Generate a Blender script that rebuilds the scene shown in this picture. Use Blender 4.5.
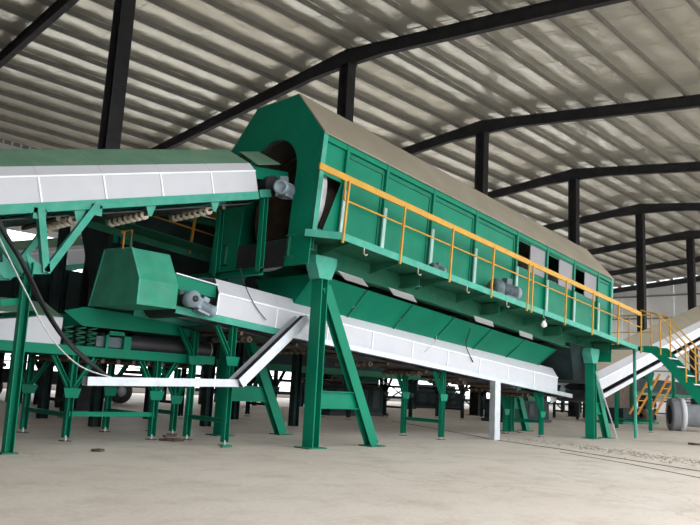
import bpy, math, random
from mathutils import Vector, Matrix
random.seed(7)
for o in list(bpy.data.objects): bpy.data.objects.remove(o)
sc = bpy.context.scene
COL = sc.collection
V = Vector

# ------------------------------------------------------------------ camera
FPX, YAW, PIT, ROL = 721.13, 0.77134, 0.16956, 0.05243
CAM = V((-20.855, -21.037, 1.13))
cf = V((math.cos(YAW)*math.cos(PIT), math.sin(YAW)*math.cos(PIT), math.sin(PIT)))
r0 = cf.cross(V((0, 0, 1))).normalized(); u0 = r0.cross(cf)
cr = r0*math.cos(ROL) + u0*math.sin(ROL)
cu = -r0*math.sin(ROL) + u0*math.cos(ROL)
cam_d = bpy.data.cameras.new('camera'); cam = bpy.data.objects.new('camera', cam_d); COL.objects.link(cam)
cam.matrix_world = Matrix(((cr.x, cu.x, -cf.x, CAM.x), (cr.y, cu.y, -cf.y, CAM.y), (cr.z, cu.z, -cf.z, CAM.z), (0, 0, 0, 1)))
cam_d.sensor_fit = 'HORIZONTAL'; cam_d.sensor_width = 36; cam_d.lens = 36*FPX/700
cam_d.clip_start = .1; cam_d.clip_end = 800
sc.camera = cam

def ray(px, py): return cf + cr*((px-350)/FPX) + cu*((262.5-py)/FPX)
def atY(px, py, y):
    d = ray(px, py); return CAM + d*((y-CAM.y)/d.y)
def atX(px, py, x):
    d = ray(px, py); return CAM + d*((x-CAM.x)/d.x)
def gnd(px, py, z=0.0):
    d = ray(px, py); return CAM + d*((z-CAM.z)/d.z)
def XatY(px, y, z=0.0):
    # X on the line (y, z) whose picture column is px
    n = cr*FPX - cf*(px-350)      # n.(P-CAM)=0
    return CAM.x - (n.y*(y-CAM.y) + n.z*(z-CAM.z))/n.x

# ------------------------------------------------------------------ light
w = bpy.data.worlds.new('overcast_sky'); sc.world = w; w.use_nodes = True
bg = w.node_tree.nodes['Background']; bg.inputs[0].default_value = (.93, .97, 1, 1); bg.inputs[1].default_value = 1.6
sc.view_settings.view_transform = 'Standard'; sc.view_settings.look = 'None'
sc.view_settings.gamma = 1; sc.view_settings.use_curve_mapping = False
sc.view_settings.exposure = 1.38

# ------------------------------------------------------------------ materials
def new_mat(name):
    m = bpy.data.materials.new(name); m.use_nodes = True
    return m, m.node_tree, m.node_tree.nodes['Principled BSDF']
def mat(name, col, rough=.5, metal=0., var=.12, scale=3., dust=None, dustamt=0., bump=0., bscale=30., emit=None):
    m, t, b = new_mat(name); N = t.nodes; L = t.links
    b.inputs['Roughness'].default_value = rough; b.inputs['Metallic'].default_value = metal
    if 'paint' in name: b.inputs['Specular IOR Level'].default_value = .1
    tc = N.new('ShaderNodeTexCoord')
    no = N.new('ShaderNodeTexNoise'); no.inputs['Scale'].default_value = scale; no.inputs['Detail'].default_value = 6
    L.new(tc.outputs['Object'], no.inputs['Vector'])
    rp = N.new('ShaderNodeValToRGB')
    e = rp.color_ramp.elements
    e[0].position = .3; e[1].position = .7
    e[0].color = tuple(c*(1-var) for c in col) + (1,); e[1].color = tuple(min(1, c*(1+var)) for c in col) + (1,)
    L.new(no.outputs['Fac'], rp.inputs[0]); out = rp.outputs[0]
    if dust:
        n2 = N.new('ShaderNodeTexNoise'); n2.inputs['Scale'].default_value = scale*2.3; n2.inputs['Detail'].default_value = 8
        L.new(tc.outputs['Object'], n2.inputs['Vector'])
        r2 = N.new('ShaderNodeValToRGB'); r2.color_ramp.elements[0].position = .35; r2.color_ramp.elements[1].position = .8
        r2.color_ramp.elements[0].color = (dustamt*.5,)*3 + (1,); r2.color_ramp.elements[1].color = (min(1, dustamt*1.5),)*3 + (1,)
        L.new(n2.outputs['Fac'], r2.inputs[0])
        mx = N.new('ShaderNodeMix'); mx.data_type = 'RGBA'
        L.new(r2.outputs[0], mx.inputs[0]); L.new(out, mx.inputs[6]); mx.inputs[7].default_value = dust + (1,)
        out = mx.outputs[2]
    L.new(out, b.inputs['Base Color'])
    if bump:
        n3 = N.new('ShaderNodeTexNoise'); n3.inputs['Scale'].default_value = bscale; n3.inputs['Detail'].default_value = 4
        L.new(tc.outputs['Object'], n3.inputs['Vector'])
        bp = N.new('ShaderNodeBump'); bp.inputs['Strength'].default_value = bump; bp.inputs['Distance'].default_value = .05
        L.new(n3.outputs['Fac'], bp.inputs['Height']); L.new(bp.outputs[0], b.inputs['Normal'])
    if emit:
        b.inputs['Emission Color'].default_value = emit[0] + (1,); b.inputs['Emission Strength'].default_value = emit[1]
    return m

DUST = (.42, .38, .30)
M = {}
M['green'] = mat('green_paint', (.0008, .19, .108), .42, 0, .12, 1.5, DUST, .012)
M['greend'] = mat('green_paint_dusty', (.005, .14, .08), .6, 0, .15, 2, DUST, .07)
M['teal'] = mat('pale_teal_paint', (.02, .30, .21), .45, 0, .12, 3, (.5, .62, .57), .12)
M['tan'] = mat('dust_coated_sheet', (.30, .255, .185), .75, 0, .12, .9, (.2, .18, .14), .3)
M['dustgreen'] = mat('dust_greyed_green_sheet', (.07, .22, .135), .7, 0, .12, 1.5, DUST, .2)
M['yellow'] = mat('yellow_paint', (.56, .285, .02), .5, 0, .12, 4, (.5, .42, .3), .15)
M['orange'] = mat('faded_orange_paint', (.52, .22, .03), .55, 0, .15, 4, DUST, .1)
M['white'] = mat('white_coated_sheet', (.53, .53, .57), .45, .0, .04, 2, (.45, .44, .42), .15)
M['zinc'] = mat('galvanised_steel', (.50, .52, .55), .42, .5, .12, 6)
M['drum'] = mat('bright_drum_steel', (.8, .8, .82), .4, .35, .06, 3)
M['greysheet'] = mat('grey_sheet', (.22, .21, .22), .55, 0, .06, 3)
M['motor'] = mat('blue_grey_motor_paint', (.22, .28, .33), .45, .1, .12, 6, DUST, .12)
M['motord'] = mat('dark_motor_paint', (.08, .12, .14), .45, .1, .12, 6, DUST, .1)
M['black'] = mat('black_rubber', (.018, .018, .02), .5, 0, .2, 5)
M['blacksteel'] = mat('black_steel_paint', (.045, .044, .048), .5, 0, .2, 2, (.12, .12, .12), .08)
M['purlin'] = mat('dull_grey_purlin', (.24, .23, .205), .5, .2, .12, 2)
M['cream'] = mat('cream_roller_rubber', (.62, .55, .44), .6, 0, .1, 6)
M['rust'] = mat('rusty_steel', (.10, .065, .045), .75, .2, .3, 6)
M['dark'] = mat('dark_machine_and_shade_paint', (.02, .035, .035), .6, 0, .3, 2)  # dark machine colour; also painted-in shade on the rear hopper and conveyor
M['cladding'] = mat('grey_cladding', (.72, .73, .74), .55, 0, .05, .5)
M['pipe'] = mat('grey_pipe_paint', (.20, .21, .22), .55, 0, .12, 4)
M['glass'] = mat('bulb_glass', (.9, .9, .88), .15, 0, .02, 2)
M['cable'] = mat('black_cable', (.02, .02, .022), .85, 0, .1, 8)
M['cablew'] = mat('pale_cable', (.55, .57, .55), .5, 0, .1, 8)
M['asphalt'] = mat('yard_concrete', (.38, .37, .35), .9, 0, .1, .1)
M['pale'] = mat('pale_mint_paint', (.40, .58, .53), .5, 0, .1, 4)
M['rubble'] = mat('broken_concrete', (.38, .33, .28), .9, 0, .25, 8)
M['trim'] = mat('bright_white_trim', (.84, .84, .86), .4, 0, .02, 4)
M['box'] = mat('faded_green_paint', (.02, .27, .165), .5, 0, .15, 2, (.33, .36, .30), .12)
M['redrag'] = mat('dull_red_cloth', (.25, .06, .05), .8, 0, .2, 5)

def concrete():
    m, t, b = new_mat('worn_concrete'); N = t.nodes; L = t.links
    tc = N.new('ShaderNodeTexCoord')
    def noise(s, d=6, r=.6):
        n = N.new('ShaderNodeTexNoise'); n.inputs['Scale'].default_value = s; n.inputs['Detail'].default_value = d
        n.inputs['Roughness'].default_value = r; L.new(tc.outputs['Object'], n.inputs['Vector']); return n.outputs['Fac']
    def ramp(src, stops):
        r = N.new('ShaderNodeValToRGB'); e = r.color_ramp.elements
        while len(e) < len(stops): e.new(.5)
        for k, (p, c) in enumerate(stops): e[k].position = p; e[k].color = c + (1,)
        L.new(src, r.inputs[0]); return r.outputs[0]
    def mul(a, c):
        x = N.new('ShaderNodeMix'); x.data_type = 'RGBA'; x.blend_type = 'MULTIPLY'; x.inputs[0].default_value = 1
        L.new(a, x.inputs[6]); L.new(c, x.inputs[7]); return x.outputs[2]
    base = ramp(noise(.35, 8), [(.3, (.57, .49, .415)), (.5, (.62, .54, .465)), (.7, (.66, .59, .52))])
    st = ramp(noise(1.3, 10, .7), [(.30, (.78, .76, .74)), (.52, (1, 1, 1))])
    fine = ramp(noise(18, 6, .7), [(.3, (.86, .86, .86)), (.6, (1, 1, 1))])
    # hairline cracks
    vo = N.new('ShaderNodeTexVoronoi'); vo.feature = 'DISTANCE_TO_EDGE'; vo.inputs['Scale'].default_value = .16
    wn = N.new('ShaderNodeTexNoise'); wn.inputs['Scale'].default_value = .9; wn.inputs['Detail'].default_value = 8
    L.new(tc.outputs['Object'], wn.inputs['Vector'])
    ad = N.new('ShaderNodeMix'); ad.data_type = 'RGBA'; ad.blend_type = 'LINEAR_LIGHT'; ad.inputs[0].default_value = .55
    L.new(tc.outputs['Object'], ad.inputs[6]); L.new(wn.outputs['Color'], ad.inputs[7]); L.new(ad.outputs[2], vo.inputs['Vector'])
    ck = ramp(vo.outputs['Distance'], [(.0, (.84, .82, .80)), (.003, (1, 1, 1))])
    o = mul(mul(mul(base, st), fine), ck)
    L.new(o, b.inputs['Base Color']); b.inputs['Roughness'].default_value = .75
    bp = N.new('ShaderNodeBump'); bp.inputs['Strength'].default_value = .15; bp.inputs['Distance'].default_value = .02
    L.new(noise(25), bp.inputs['Height']); L.new(bp.outputs[0], b.inputs['Normal'])
    return m
M['concrete'] = concrete()

def foil():
    m, t, b = new_mat('foil_faced_insulation'); N = t.nodes; L = t.links
    tc = N.new('ShaderNodeTexCoord'); oi = N.new('ShaderNodeObjectInfo')
    va = N.new('ShaderNodeVectorMath'); va.operation = 'ADD'
    L.new(tc.outputs['Object'], va.inputs[0]); L.new(oi.outputs['Location'], va.inputs[1])
    n = N.new('ShaderNodeTexNoise'); n.inputs['Scale'].default_value = .7; n.inputs['Detail'].default_value = 6
    L.new(va.outputs[0], n.inputs['Vector'])
    r = N.new('ShaderNodeValToRGB'); e = r.color_ramp.elements
    e[0].position = .3; e[0].color = (.74, .71, .61, 1); e[1].position = .7; e[1].color = (.92, .89, .79, 1)
    L.new(n.outputs['Fac'], r.inputs[0]); L.new(r.outputs[0], b.inputs['Base Color'])
    b.inputs['Metallic'].default_value = .45; b.inputs['Roughness'].default_value = .27
    n2 = N.new('ShaderNodeTexNoise'); n2.inputs['Scale'].default_value = 1.0; n2.inputs['Detail'].default_value = 4
    L.new(va.outputs[0], n2.inputs['Vector'])
    bp = N.new('ShaderNodeBump'); bp.inputs['Strength'].default_value = .6; bp.inputs['Distance'].default_value = .12
    L.new(n2.outputs['Fac'], bp.inputs['Height']); L.new(bp.outputs[0], b.inputs['Normal'])
    return m
M['foil'] = foil()

# ------------------------------------------------------------------ mesh helpers
class MB:
    def __init__(s): s.v = []; s.f = []; s.sm = []
    def add(s, vs, fs, smooth=False):
        n = len(s.v); s.v += [V(p) for p in vs]; s.f += [tuple(i+n for i in f) for f in fs]; s.sm += [smooth]*len(fs); return s
    def obox(s, c, ax, ay, az):
        c = V(c); P = [c+ax*i+ay*j+az*k for i in (-1, 1) for j in (-1, 1) for k in (-1, 1)]
        return s.add(P, [(0, 1, 3, 2), (4, 6, 7, 5), (0, 4, 5, 1), (2, 3, 7, 6), (0, 2, 6, 4), (1, 5, 7, 3)])
    def box(s, a, b):
        a = V(a); b = V(b); c = (a+b)/2; h = (b-a)/2
        return s.obox(c, V((h.x, 0, 0)), V((0, h.y, 0)), V((0, 0, h.z)))
    def axes(s, a, b, up):
        d = (V(b)-V(a)); L = d.length; d = d/L; up = V(up)
        u = up - d*up.dot(d)
        if u.length < 1e-4: up = V((0, 1, 0)); u = up - d*up.dot(d)
        u.normalize(); return d, u, d.cross(u), L
    def beam(s, a, b, wd, ht, up=(0, 0, 1), off=(0, 0)):
        d, u, r, L = s.axes(a, b, up)
        c = (V(a)+V(b))/2 + u*off[1] + r*off[0]
        return s.obox(c, d*(L/2), r*(wd/2), u*(ht/2))
    def ibeam(s, a, b, wd, ht, t=.016, up=(0, 0, 1)):
        s.beam(a, b, wd, t, up, (0, ht/2-t/2)); s.beam(a, b, wd, t, up, (0, -ht/2+t/2)); s.beam(a, b, t*.8, ht-2*t, up); return s
    def channel(s, a, b, wd, ht, t=.014, up=(0, 0, 1), side=1):
        s.beam(a, b, t, ht, up, (side*(wd/2-t/2), 0))
        s.beam(a, b, wd-t, t, up, (-side*t/2, ht/2-t/2)); s.beam(a, b, wd-t, t, up, (-side*t/2, -ht/2+t/2)); return s
    def tube(s, a, b, r, n=10, r2=None, cap=True):
        d, u, q, L = s.axes(a, b, (0, 0, 1)); r2 = r if r2 is None else r2
        P = [V(a)+(u*math.cos(2*math.pi*k/n)+q*math.sin(2*math.pi*k/n))*r for k in range(n)]
        P += [V(b)+(u*math.cos(2*math.pi*k/n)+q*math.sin(2*math.pi*k/n))*r2 for k in range(n)]
        s.add(P, [(k, n+k, n+(k+1) % n, (k+1) % n) for k in range(n)], True)
        if cap:
            s.add(P[:n], [tuple(range(n))]); s.add(P[n:], [tuple(reversed(range(n)))])
        return s
    def lathe(s, a, d, prof, n=18, smooth=True):
        d = V(d).normalized(); up = V((0, 0, 1)) if abs(d.z) < .9 else V((0, 1, 0))
        u = (up-d*up.dot(d)).normalized(); q = d.cross(u); P = []
        for (t, r) in prof:
            for k in range(n): P.append(V(a)+d*t+(u*math.cos(2*math.pi*k/n)+q*math.sin(2*math.pi*k/n))*max(r, 1e-4))
        F = []
        for i in range(len(prof)-1):
            for k in range(n): F.append((i*n+k, (i+1)*n+k, (i+1)*n+(k+1) % n, i*n+(k+1) % n))
        s.add(P, F, smooth); return s
    def polytube(s, pts, r, n=7):
        pts = [V(p) for p in pts]; P = []
        for i, p in enumerate(pts):
            d = (pts[min(i+1, len(pts)-1)]-pts[max(i-1, 0)]).normalized()
            up = V((0, 0, 1)) if abs(d.z) < .95 else V((0, 1, 0))
            u = (up-d*up.dot(d)).normalized(); q = d.cross(u)
            P += [p+(u*math.cos(2*math.pi*k/n)+q*math.sin(2*math.pi*k/n))*r for k in range(n)]
        F = [(i*n+k, (i+1)*n+k, (i+1)*n+(k+1) % n, i*n+(k+1) % n) for i in range(len(pts)-1) for k in range(n)]
        F += [tuple(range(n)), tuple((len(pts)-1)*n+k for k in reversed(range(n)))]
        return s.add(P, F, True)
    def prism(s, poly, vec):
        n = len(poly); vec = V(vec); P = [V(p) for p in poly]+[V(p)+vec for p in poly]
        return s.add(P, [tuple(range(n)), tuple(reversed(range(n, 2*n)))]+[(k, n+k, n+(k+1) % n, (k+1) % n) for k in range(n)])
    def mesh(s, name, m, org=V((0, 0, 0))):
        me = bpy.data.meshes.new(name); me.from_pydata([p-org for p in s.v], [], s.f)
        me.polygons.foreach_set('use_smooth', s.sm); me.materials.append(m)
        import bmesh
        bm = bmesh.new(); bm.from_mesh(me); bmesh.ops.recalc_face_normals(bm, faces=bm.faces); bm.to_mesh(me); bm.free()
        return me
    def build(s, name, m, parent=None):
        org = worg(parent) if parent else V((0, 0, 0))
        o = bpy.data.objects.new(name, s.mesh(name, M[m] if isinstance(m, str) else m, org)); COL.objects.link(o)
        if parent: o.parent = parent
        return o
    def thing(s, name, m, label, cat, group=None):
        # one-mesh thing with its origin at its base
        xs = [p.x for p in s.v]; ys = [p.y for p in s.v]; zs = [p.z for p in s.v]
        org = V(((min(xs)+max(xs))/2, (min(ys)+max(ys))/2, min(zs)))
        o = bpy.data.objects.new(name, s.mesh(name, M[m], org)); o.location = org; COL.objects.link(o)
        return tag(o, label, cat, group)
def worg(o):
    p = V((0, 0, 0))
    while o: p = p + o.location; o = o.parent
    return p
def tag(o, label, cat, group=None):
    o['label'] = label; o['category'] = cat
    if group: o['group'] = group
    return o
def thing(name, label, cat, loc=(0, 0, 0), group=None):
    o = bpy.data.objects.new(name, None); COL.objects.link(o); o.location = loc; o.empty_display_size = .2
    return tag(o, label, cat, group)
def struct(o): o['kind'] = 'structure'; return o
def link_copy(me, name, loc, parent=None, rot=None):
    o = bpy.data.objects.new(name, me); COL.objects.link(o)
    o.location = V(loc) - (worg(parent) if parent else V((0, 0, 0)))
    if parent: o.parent = parent
    if rot: o.rotation_euler = rot
    return o

# ================================================================== SETTING
X_MIN, X_MAX, Y_N, Y_F = -31.5, 63.0, -21.0, 21.0
BAY = 10.5; RIDGE = 15.9; SLN = .12; SLF = .09
struct(MB().box((X_MIN, -24, -.3), (X_MAX+.4, Y_F+2, 0)).build('floor', 'concrete'))
struct(MB().box((-260, -220, -.5), (300, 260, -.302)).build('ground', 'asphalt'))

# ceiling: purlins and foil-faced panels, each a piece of it
ceil = struct(bpy.data.objects.new('ceiling', None)); COL.objects.link(ceil); ceil.location = (0, 0, RIDGE)
def roofz(y): return RIDGE - (SLN*-y if y < 0 else SLF*y)
NP = 14; PS = 21.0/NP
ang = math.atan(.105); angn = math.atan(SLN); angf = math.atan(SLF)
pmesh = MB()
c_ = MB()   # Z-section purlin
c_.box((X_MIN, -.012, -.22), (X_MAX, .012, 0)); c_.box((X_MIN, -.08, -.232), (X_MAX, .012, -.22)); c_.box((X_MIN, -.012, 0), (X_MAX, .08, .012))
pm = c_.mesh('purlin', M['purlin'])
for k in range(-NP, NP+1):
    link_copy(pm, 'purlin', (0, k*PS, roofz(k*PS)-.02), ceil)
def panel_mesh(seed):
    rnd = random.Random(seed); nx, ny = 28, 6; vs = []; fs = []
    L_, W_ = BAY, PS/math.cos(ang)
    ph = [rnd.uniform(0, 6.28) for _ in range(6)]
    for i in range(nx+1):
        for j in range(ny+1):
            u = i/nx; t = j/ny
            sag = -.02*math.sin(math.pi*t)
            wr = .012*math.sin(9*u*3.3+ph[0]+3*t)*math.sin(math.pi*t)+.010*math.sin(23*u+ph[1]-5*t)*math.sin(math.pi*t)
            seam = -.02 if (i % 7 == 0) else 0
            vs.append((u*L_-L_/2, (t-.5)*W_, sag+wr+seam+.03))
    for i in range(nx):
        for j in range(ny):
            a = i*(ny+1)+j; fs.append((a, a+ny+1, a+ny+2, a+1))
    n = len(vs); vs2 = [(x, y, .06) for x, y, z in vs]
    b = MB().add(vs, fs, True)
    b.box((-L_/2, -W_/2, .06), (L_/2, W_/2, .10))
    for i in range(0, nx, 7):
        for j in range(ny):
            p, q_ = vs[i*(ny+1)+j], vs[i*(ny+1)+j+1]; b.beam((p[0], p[1], p[2]-.006), (q_[0], q_[1], q_[2]-.006), .035, .01)
    return b.mesh('roof_panel', M['foil'])
pms = [panel_mesh(s) for s in range(5)]
nb = int((X_MAX-X_MIN)/BAY)
for i in range(nb):
    for k in range(-NP, NP):
        y = (k+.5)*PS; z = roofz(y)
        link_copy(random.choice(pms), 'roof_panel', (X_MIN+(i+.5)*BAY, y, z), ceil, (angn if y < 0 else -angf, 0, 0))

# end walls
def end_wall(name, x, sgn):
    wl = struct(bpy.data.objects.new(name, None)); COL.objects.link(wl); wl.location = (x, 0, 0)
    for k in range(14):
        y0 = Y_N+k*3.0; y1 = y0+2.97
        p = MB(); z0 = 0.0
        p.prism([(x, y0, z0), (x, y1, z0), (x, y1, roofz(y1)-.05), (x, (y0+y1)/2, roofz((y0+y1)/2)-.05), (x, y0, roofz(y0)-.05)], (.08*sgn, 0, 0))
        for q in range(1, 6):
            yy = y0+q*.5; p.box((x-.03*sgn, yy-.05, 0), (x, yy+.05, min(roofz(yy-.05), roofz(yy+.05))-.08))
        p.build('wall_panel', 'cladding', wl)
    for z in (1.6, 4.6, 7.6, 10.6, 13.2):
        MB().channel((x-.14*sgn, Y_N, z), (x-.14*sgn, Y_F, z), .07, .16).build('girt', 'purlin', wl)
    return wl
end_wall('wall_right', X_MAX, 1)
end_wall('wall_left', X_MIN, -1)

# far side: cladding band under the eave; unseen closed part at left added to block light
wb = struct(bpy.data.objects.new('wall_back', None)); COL.objects.link(wb); wb.location = (0, Y_F, 0)
for i in range(nb*3):
    x0 = X_MIN+i*3.5; z0 = 8.9 if x0 > -8.5 else 0.0
    b = MB().box((x0+.01, Y_F, z0), (x0+3.49, Y_F+.08, roofz(Y_F)+.06))
    for q in range(1, 7): b.box((x0+q*.5-.05, Y_F-.03, z0), (x0+q*.5+.05, Y_F, roofz(Y_F)-.05))
    b.build('wall_panel', 'cladding', wb)
for i in range(8): MB().box((-8.4+i*9, Y_F, 0), (.5+i*9, Y_F+.2, .45)).build('kerb_block', 'cladding', wb)
MB().channel((X_MIN, Y_F-.12, 9.35), (X_MAX, Y_F-.12, 9.35), .1, .2).build('girt', 'purlin', wb)
# near side, over and behind the photographer: cladding band and closed left part added to shape the light
wf = struct(bpy.data.objects.new('wall_front_light_block', None)); COL.objects.link(wf); wf.location = (0, Y_N, 0)
for i in range(nb*3):
    x0 = X_MIN+i*3.5
    z0 = 0 if x0 < -22 else 10.0
    MB().box((x0+.01, Y_N-.08, z0), (x0+3.49, Y_N, roofz(Y_N)-.03)).build('wall_panel', 'cladding', wf)

# black steel columns and rafters
def column(x, y, top, wd, label):
    t = thing('steel_column', label, 'column', (x, y, 0), 'black steel columns of the hall')
    MB().ibeam((x, y, .03), (x, y, top), wd, wd*1.12, .022, (0, 1, 0)).build('shaft', 'blacksteel', t)
    MB().box((x-wd*.72, y-wd*.72, 0), (x+wd*.72, y+wd*.72, .03)).build('base_plate', 'blacksteel', t)
    b = MB()
    for sx in (-1, 1):
        for sy in (-1, 1): b.tube((x+sx*wd*.6, y+sy*wd*.45, .03), (x+sx*wd*.6, y+sy*wd*.45, .075), .02, 6)
    b.build('anchor_bolts', 'blacksteel', t)
    MB().box((x-wd*.6, y-wd*.66, top), (x+wd*.6, y+wd*.66, top+.03)).build('cap_plate', 'blacksteel', t)
clab = {-1: 'tall black steel column rising behind the feed conveyor, leftmost of the row',
        0: 'black steel column whose top stands just above the trommel end, second of the row',
        1: 'black steel column behind the middle of the trommel, third of the row',
        2: 'black steel column over the trommel inspection windows, fourth of the row',
        3: 'black steel column just right of the trommel end, fifth of the row',
        4: 'black steel column near the right picture edge, sixth of the row'}
for n in range(-1, 5): column(n*BAY, 0, 14.9, .48, clab[n])
rlab = {-1: 'dark steel roof rafter crossing the top left corner', 0: 'dark steel roof rafter running above the trommel feed end, longest in view',
        1: 'dark steel roof rafter above the middle of the trommel', 2: 'dark steel roof rafter over the trommel windows',
        3: 'dark steel roof rafter third from the end wall', 4: 'dark steel roof rafter second from the end wall',
        5: 'dark steel roof rafter nearest the grey end wall', 6: 'dark steel rafter set against the top of the grey end wall'}
for n in range(-1, 7):
    x = n*BAY if n < 6 else X_MAX-.5
    t = thing('roof_rafter', rlab[n], 'rafter', (x, 0, 15), 'dark roof rafters')
    for sg in (-1, 1):
        b = MB(); tp = lambda y: roofz(sg*abs(y))-.26
        ys = [0, 2.2, 21.0]; dp = [.74, .55, .48]
        for i in range(2):
            ya, yb = ys[i], ys[i+1]
            # web, bottom flange, top flange
            b.prism([(x-.006, sg*ya, tp(ya)), (x-.006, sg*yb, tp(yb)), (x-.006, sg*yb, tp(yb)-dp[i+1]), (x-.006, sg*ya, tp(ya)-dp[i])], (.012, 0, 0))
            b.beam((x, sg*ya, tp(ya)-dp[i]), (x, sg*yb, tp(yb)-dp[i+1]), .26, .02)
            b.beam((x, sg*ya, tp(ya)-.01), (x, sg*yb, tp(yb)-.01), .26, .02)
        b.build('rafter_beam', 'blacksteel', t)
        for k in range(0 if sg > 0 else 1, NP+1):
            y = sg*k*PS
            if n <= 3: MB().box((x-.12, y-.01, tp(y)), (x+.12, y+.04, tp(y)+.2)).build('purlin_cleat', 'blacksteel', t)

# columns along the open far side
def far_column(x, label):
    t = thing('eave_column', label, 'column', (x, Y_F-.3, 0), 'thin columns along the open far side')
    MB().ibeam((x, Y_F-.3, .02), (x, Y_F-.3, roofz(Y_F)-.8), .3, .34, .02, (0, 1, 0)).build('shaft', 'blacksteel', t)
    MB().box((x-.25, Y_F-.55, 0), (x+.25, Y_F-.05, .02)).build('base_plate', 'blacksteel', t)
for n, nm in zip(range(-1, 6), ('first', 'second', 'third', 'fourth', 'fifth', 'sixth', 'seventh')):
    far_column(n*BAY, 'thin black eave column on the open far side, %s from the left' % nm)

# ================================================================== TROMMEL SCREEN
TX, TZ, TY, TW, TT, TH, TL = -12.11, 5.75, -10.18, 1.51, .64, .99, 12.43
TILT = math.radians(4.65); ct, stl = math.cos(TILT), math.sin(TILT)
def T(d, y, h): return V((TX+d*ct+h*stl, y, TZ-d*stl+h*ct))
YW = TY-TW           # near wall
HP = -1.93           # platform level
YP = -12.15          # platform edge
tr = thing('trommel_screen', 'large green inclined trommel screen with tan roof cover on A-frame legs', 'trommel', (TX+6, TY, 0))
def tprism(poly, d0, d1):     # poly of (y,h) extruded along the axis
    b = MB(); b.prism([T(d0, y, h) for y, h in poly], T(d1, 0, 0)-T(d0, 0, 0)); return b
def twall(d0, d1, h0, h1, y0=YW, th=.012):
    b = MB(); b.prism([T(d0, y0, h0), T(d1, y0, h0), T(d1, y0, h1), T(d0, y0, h1)], (0, th, 0)); return b
# end plate with arched opening
def end_plate(d, name, hole):
    b = MB(); yl, yr = TY+TW, TY-TW
    out = [(yr, -2.52), (yr, 0), (TY-TT, TH), (TY+TT, TH), (yl, 0), (yl, -2.52)]
    if not hole:
        b.prism([T(d, y, h) for y, h in out], T(.02, 0, 0)-T(0, 0, 0)); return b.build(name, 'green', tr)
    cy, ch, R = -10.30, -.62, .74
    arch = [(cy+R*math.cos(math.pi*k/24), ch+R*math.sin(math.pi*k/24)) for k in range(25)]      # far side to near side
    poly = out[:]+[(cy+R, -2.52)]+arch+[(cy-R, -2.52)]
    b.prism([T(d, y, h) for y, h in poly], T(.02, 0, 0)-T(0, 0, 0)); return b.build(name, 'green', tr)
end_plate(0, 'feed_end_plate', True)
end_plate(TL, 'discharge_end_plate', False)
tprism([(-11.03, -2.52), (-11.03, -2.0), (-9.57, -2.0), (-9.57, -2.52)], .0, .02).build('added_dark_apron', 'black', tr)  # black sheet added to keep the opening dark and hide the tyre
# roof cover: near slope, top, far slope
tprism([(YW-.03, -.02), (YW-.03, .01), (TY-TT, TH+.02), (TY-TT, TH-.01)], .0, TL+.04).build('roof_slope', 'tan', tr)
tprism([(TY-TT, TH), (TY-TT, TH+.02), (TY+TT, TH+.02), (TY+TT, TH)], .0, TL+.04).build('roof_top', 'tan', tr)
tprism([(TY+TW+.03, -.02), (TY+TW+.03, .01), (TY+TT, TH+.02), (TY+TT, TH-.01)], .0, TL+.04).build('roof_slope', 'tan', tr)
twall(0, TL, HP, 0, TY+TW-.012).build('rear_wall', 'green', tr)
# near side in sections
seg = [0.02, .69, 1.86, 3.43, 5.08, 6.90, 8.42, 9.95, 11.45, TL]
YS = YW+.055
for i in range(len(seg)-1):
    a, c = seg[i], seg[i+1]
    if i == 0:
        b = twall(a, c, -.78, 0, YS)
        b.prism([T(.64, YS, -.78), T(c, YS, -.78), T(c, YS, HP), T(.27, YS, HP)], (0, .012, 0))
        b.build('side_panel', 'green', tr)
    elif 5 <= i <= 7:
        h0, h1 = -.86, -.20; m0 = a+.12; m1 = c-.12; mid = a+(c-a)*.46
        b = twall(a, c, HP, h0, YS); b.prism([T(a, YS, h1), T(c, YS, h1), T(c, YS, 0), T(a, YS, 0)], (0, .012, 0))
        b.prism([T(a, YS, h0), T(m0, YS, h0), T(m0, YS, h1), T(a, YS, h1)], (0, .012, 0))
        b.prism([T(m1, YS, h0), T(c, YS, h0), T(c, YS, h1), T(m1, YS, h1)], (0, .012, 0))
        o = b.build('side_panel', 'green', tr)
        twall(mid, m1+.06, h0-.03, h1+.03, YS-.02, .015).build('sliding_door', 'greysheet', o)
        MB().beam(T(a+.1, YS-.02, h1+.05), T(c-.04, YS-.02, h1+.05), .03, .035).build('door_track', 'greend', o)
    else:
        twall(a, c, HP, 0, YS).build('side_panel', 'green', tr)
MB().prism([T(0, YW, -.13), T(TL, YW, -.13), T(TL, YW, 0), T(0, YW, 0)], (0, .055, 0)).build('eave_rail', 'green', tr)
MB().prism([T(0, YW, HP), T(TL, YW, HP), T(TL, YW, HP+.10), T(0, YW, HP+.10)], (0, .055, 0)).build('sill_rail', 'green', tr)
for k, d in enumerate(seg):
    wd = .075 if 0 < k < len(seg)-1 else .11
    d = min(max(d, wd/2), TL-wd/2)
    b = MB(); b.prism([T(d-wd/2, YW-.012, HP), T(d+wd/2, YW-.012, HP), T(d+wd/2, YW-.012, -.0), T(d-wd/2, YW-.012, -.0)], (0, .067, 0))
    b.build('rib', 'green' if 0 < k < len(seg)-1 else 'teal', tr)
    if 0 < k < len(seg)-1:
        MB().beam(T(d, YW-.03, HP), T(d, YW-.03, HP+1.0), .085, .035, (0, 1, 0)).build('stanchion', 'pale', tr)
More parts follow.
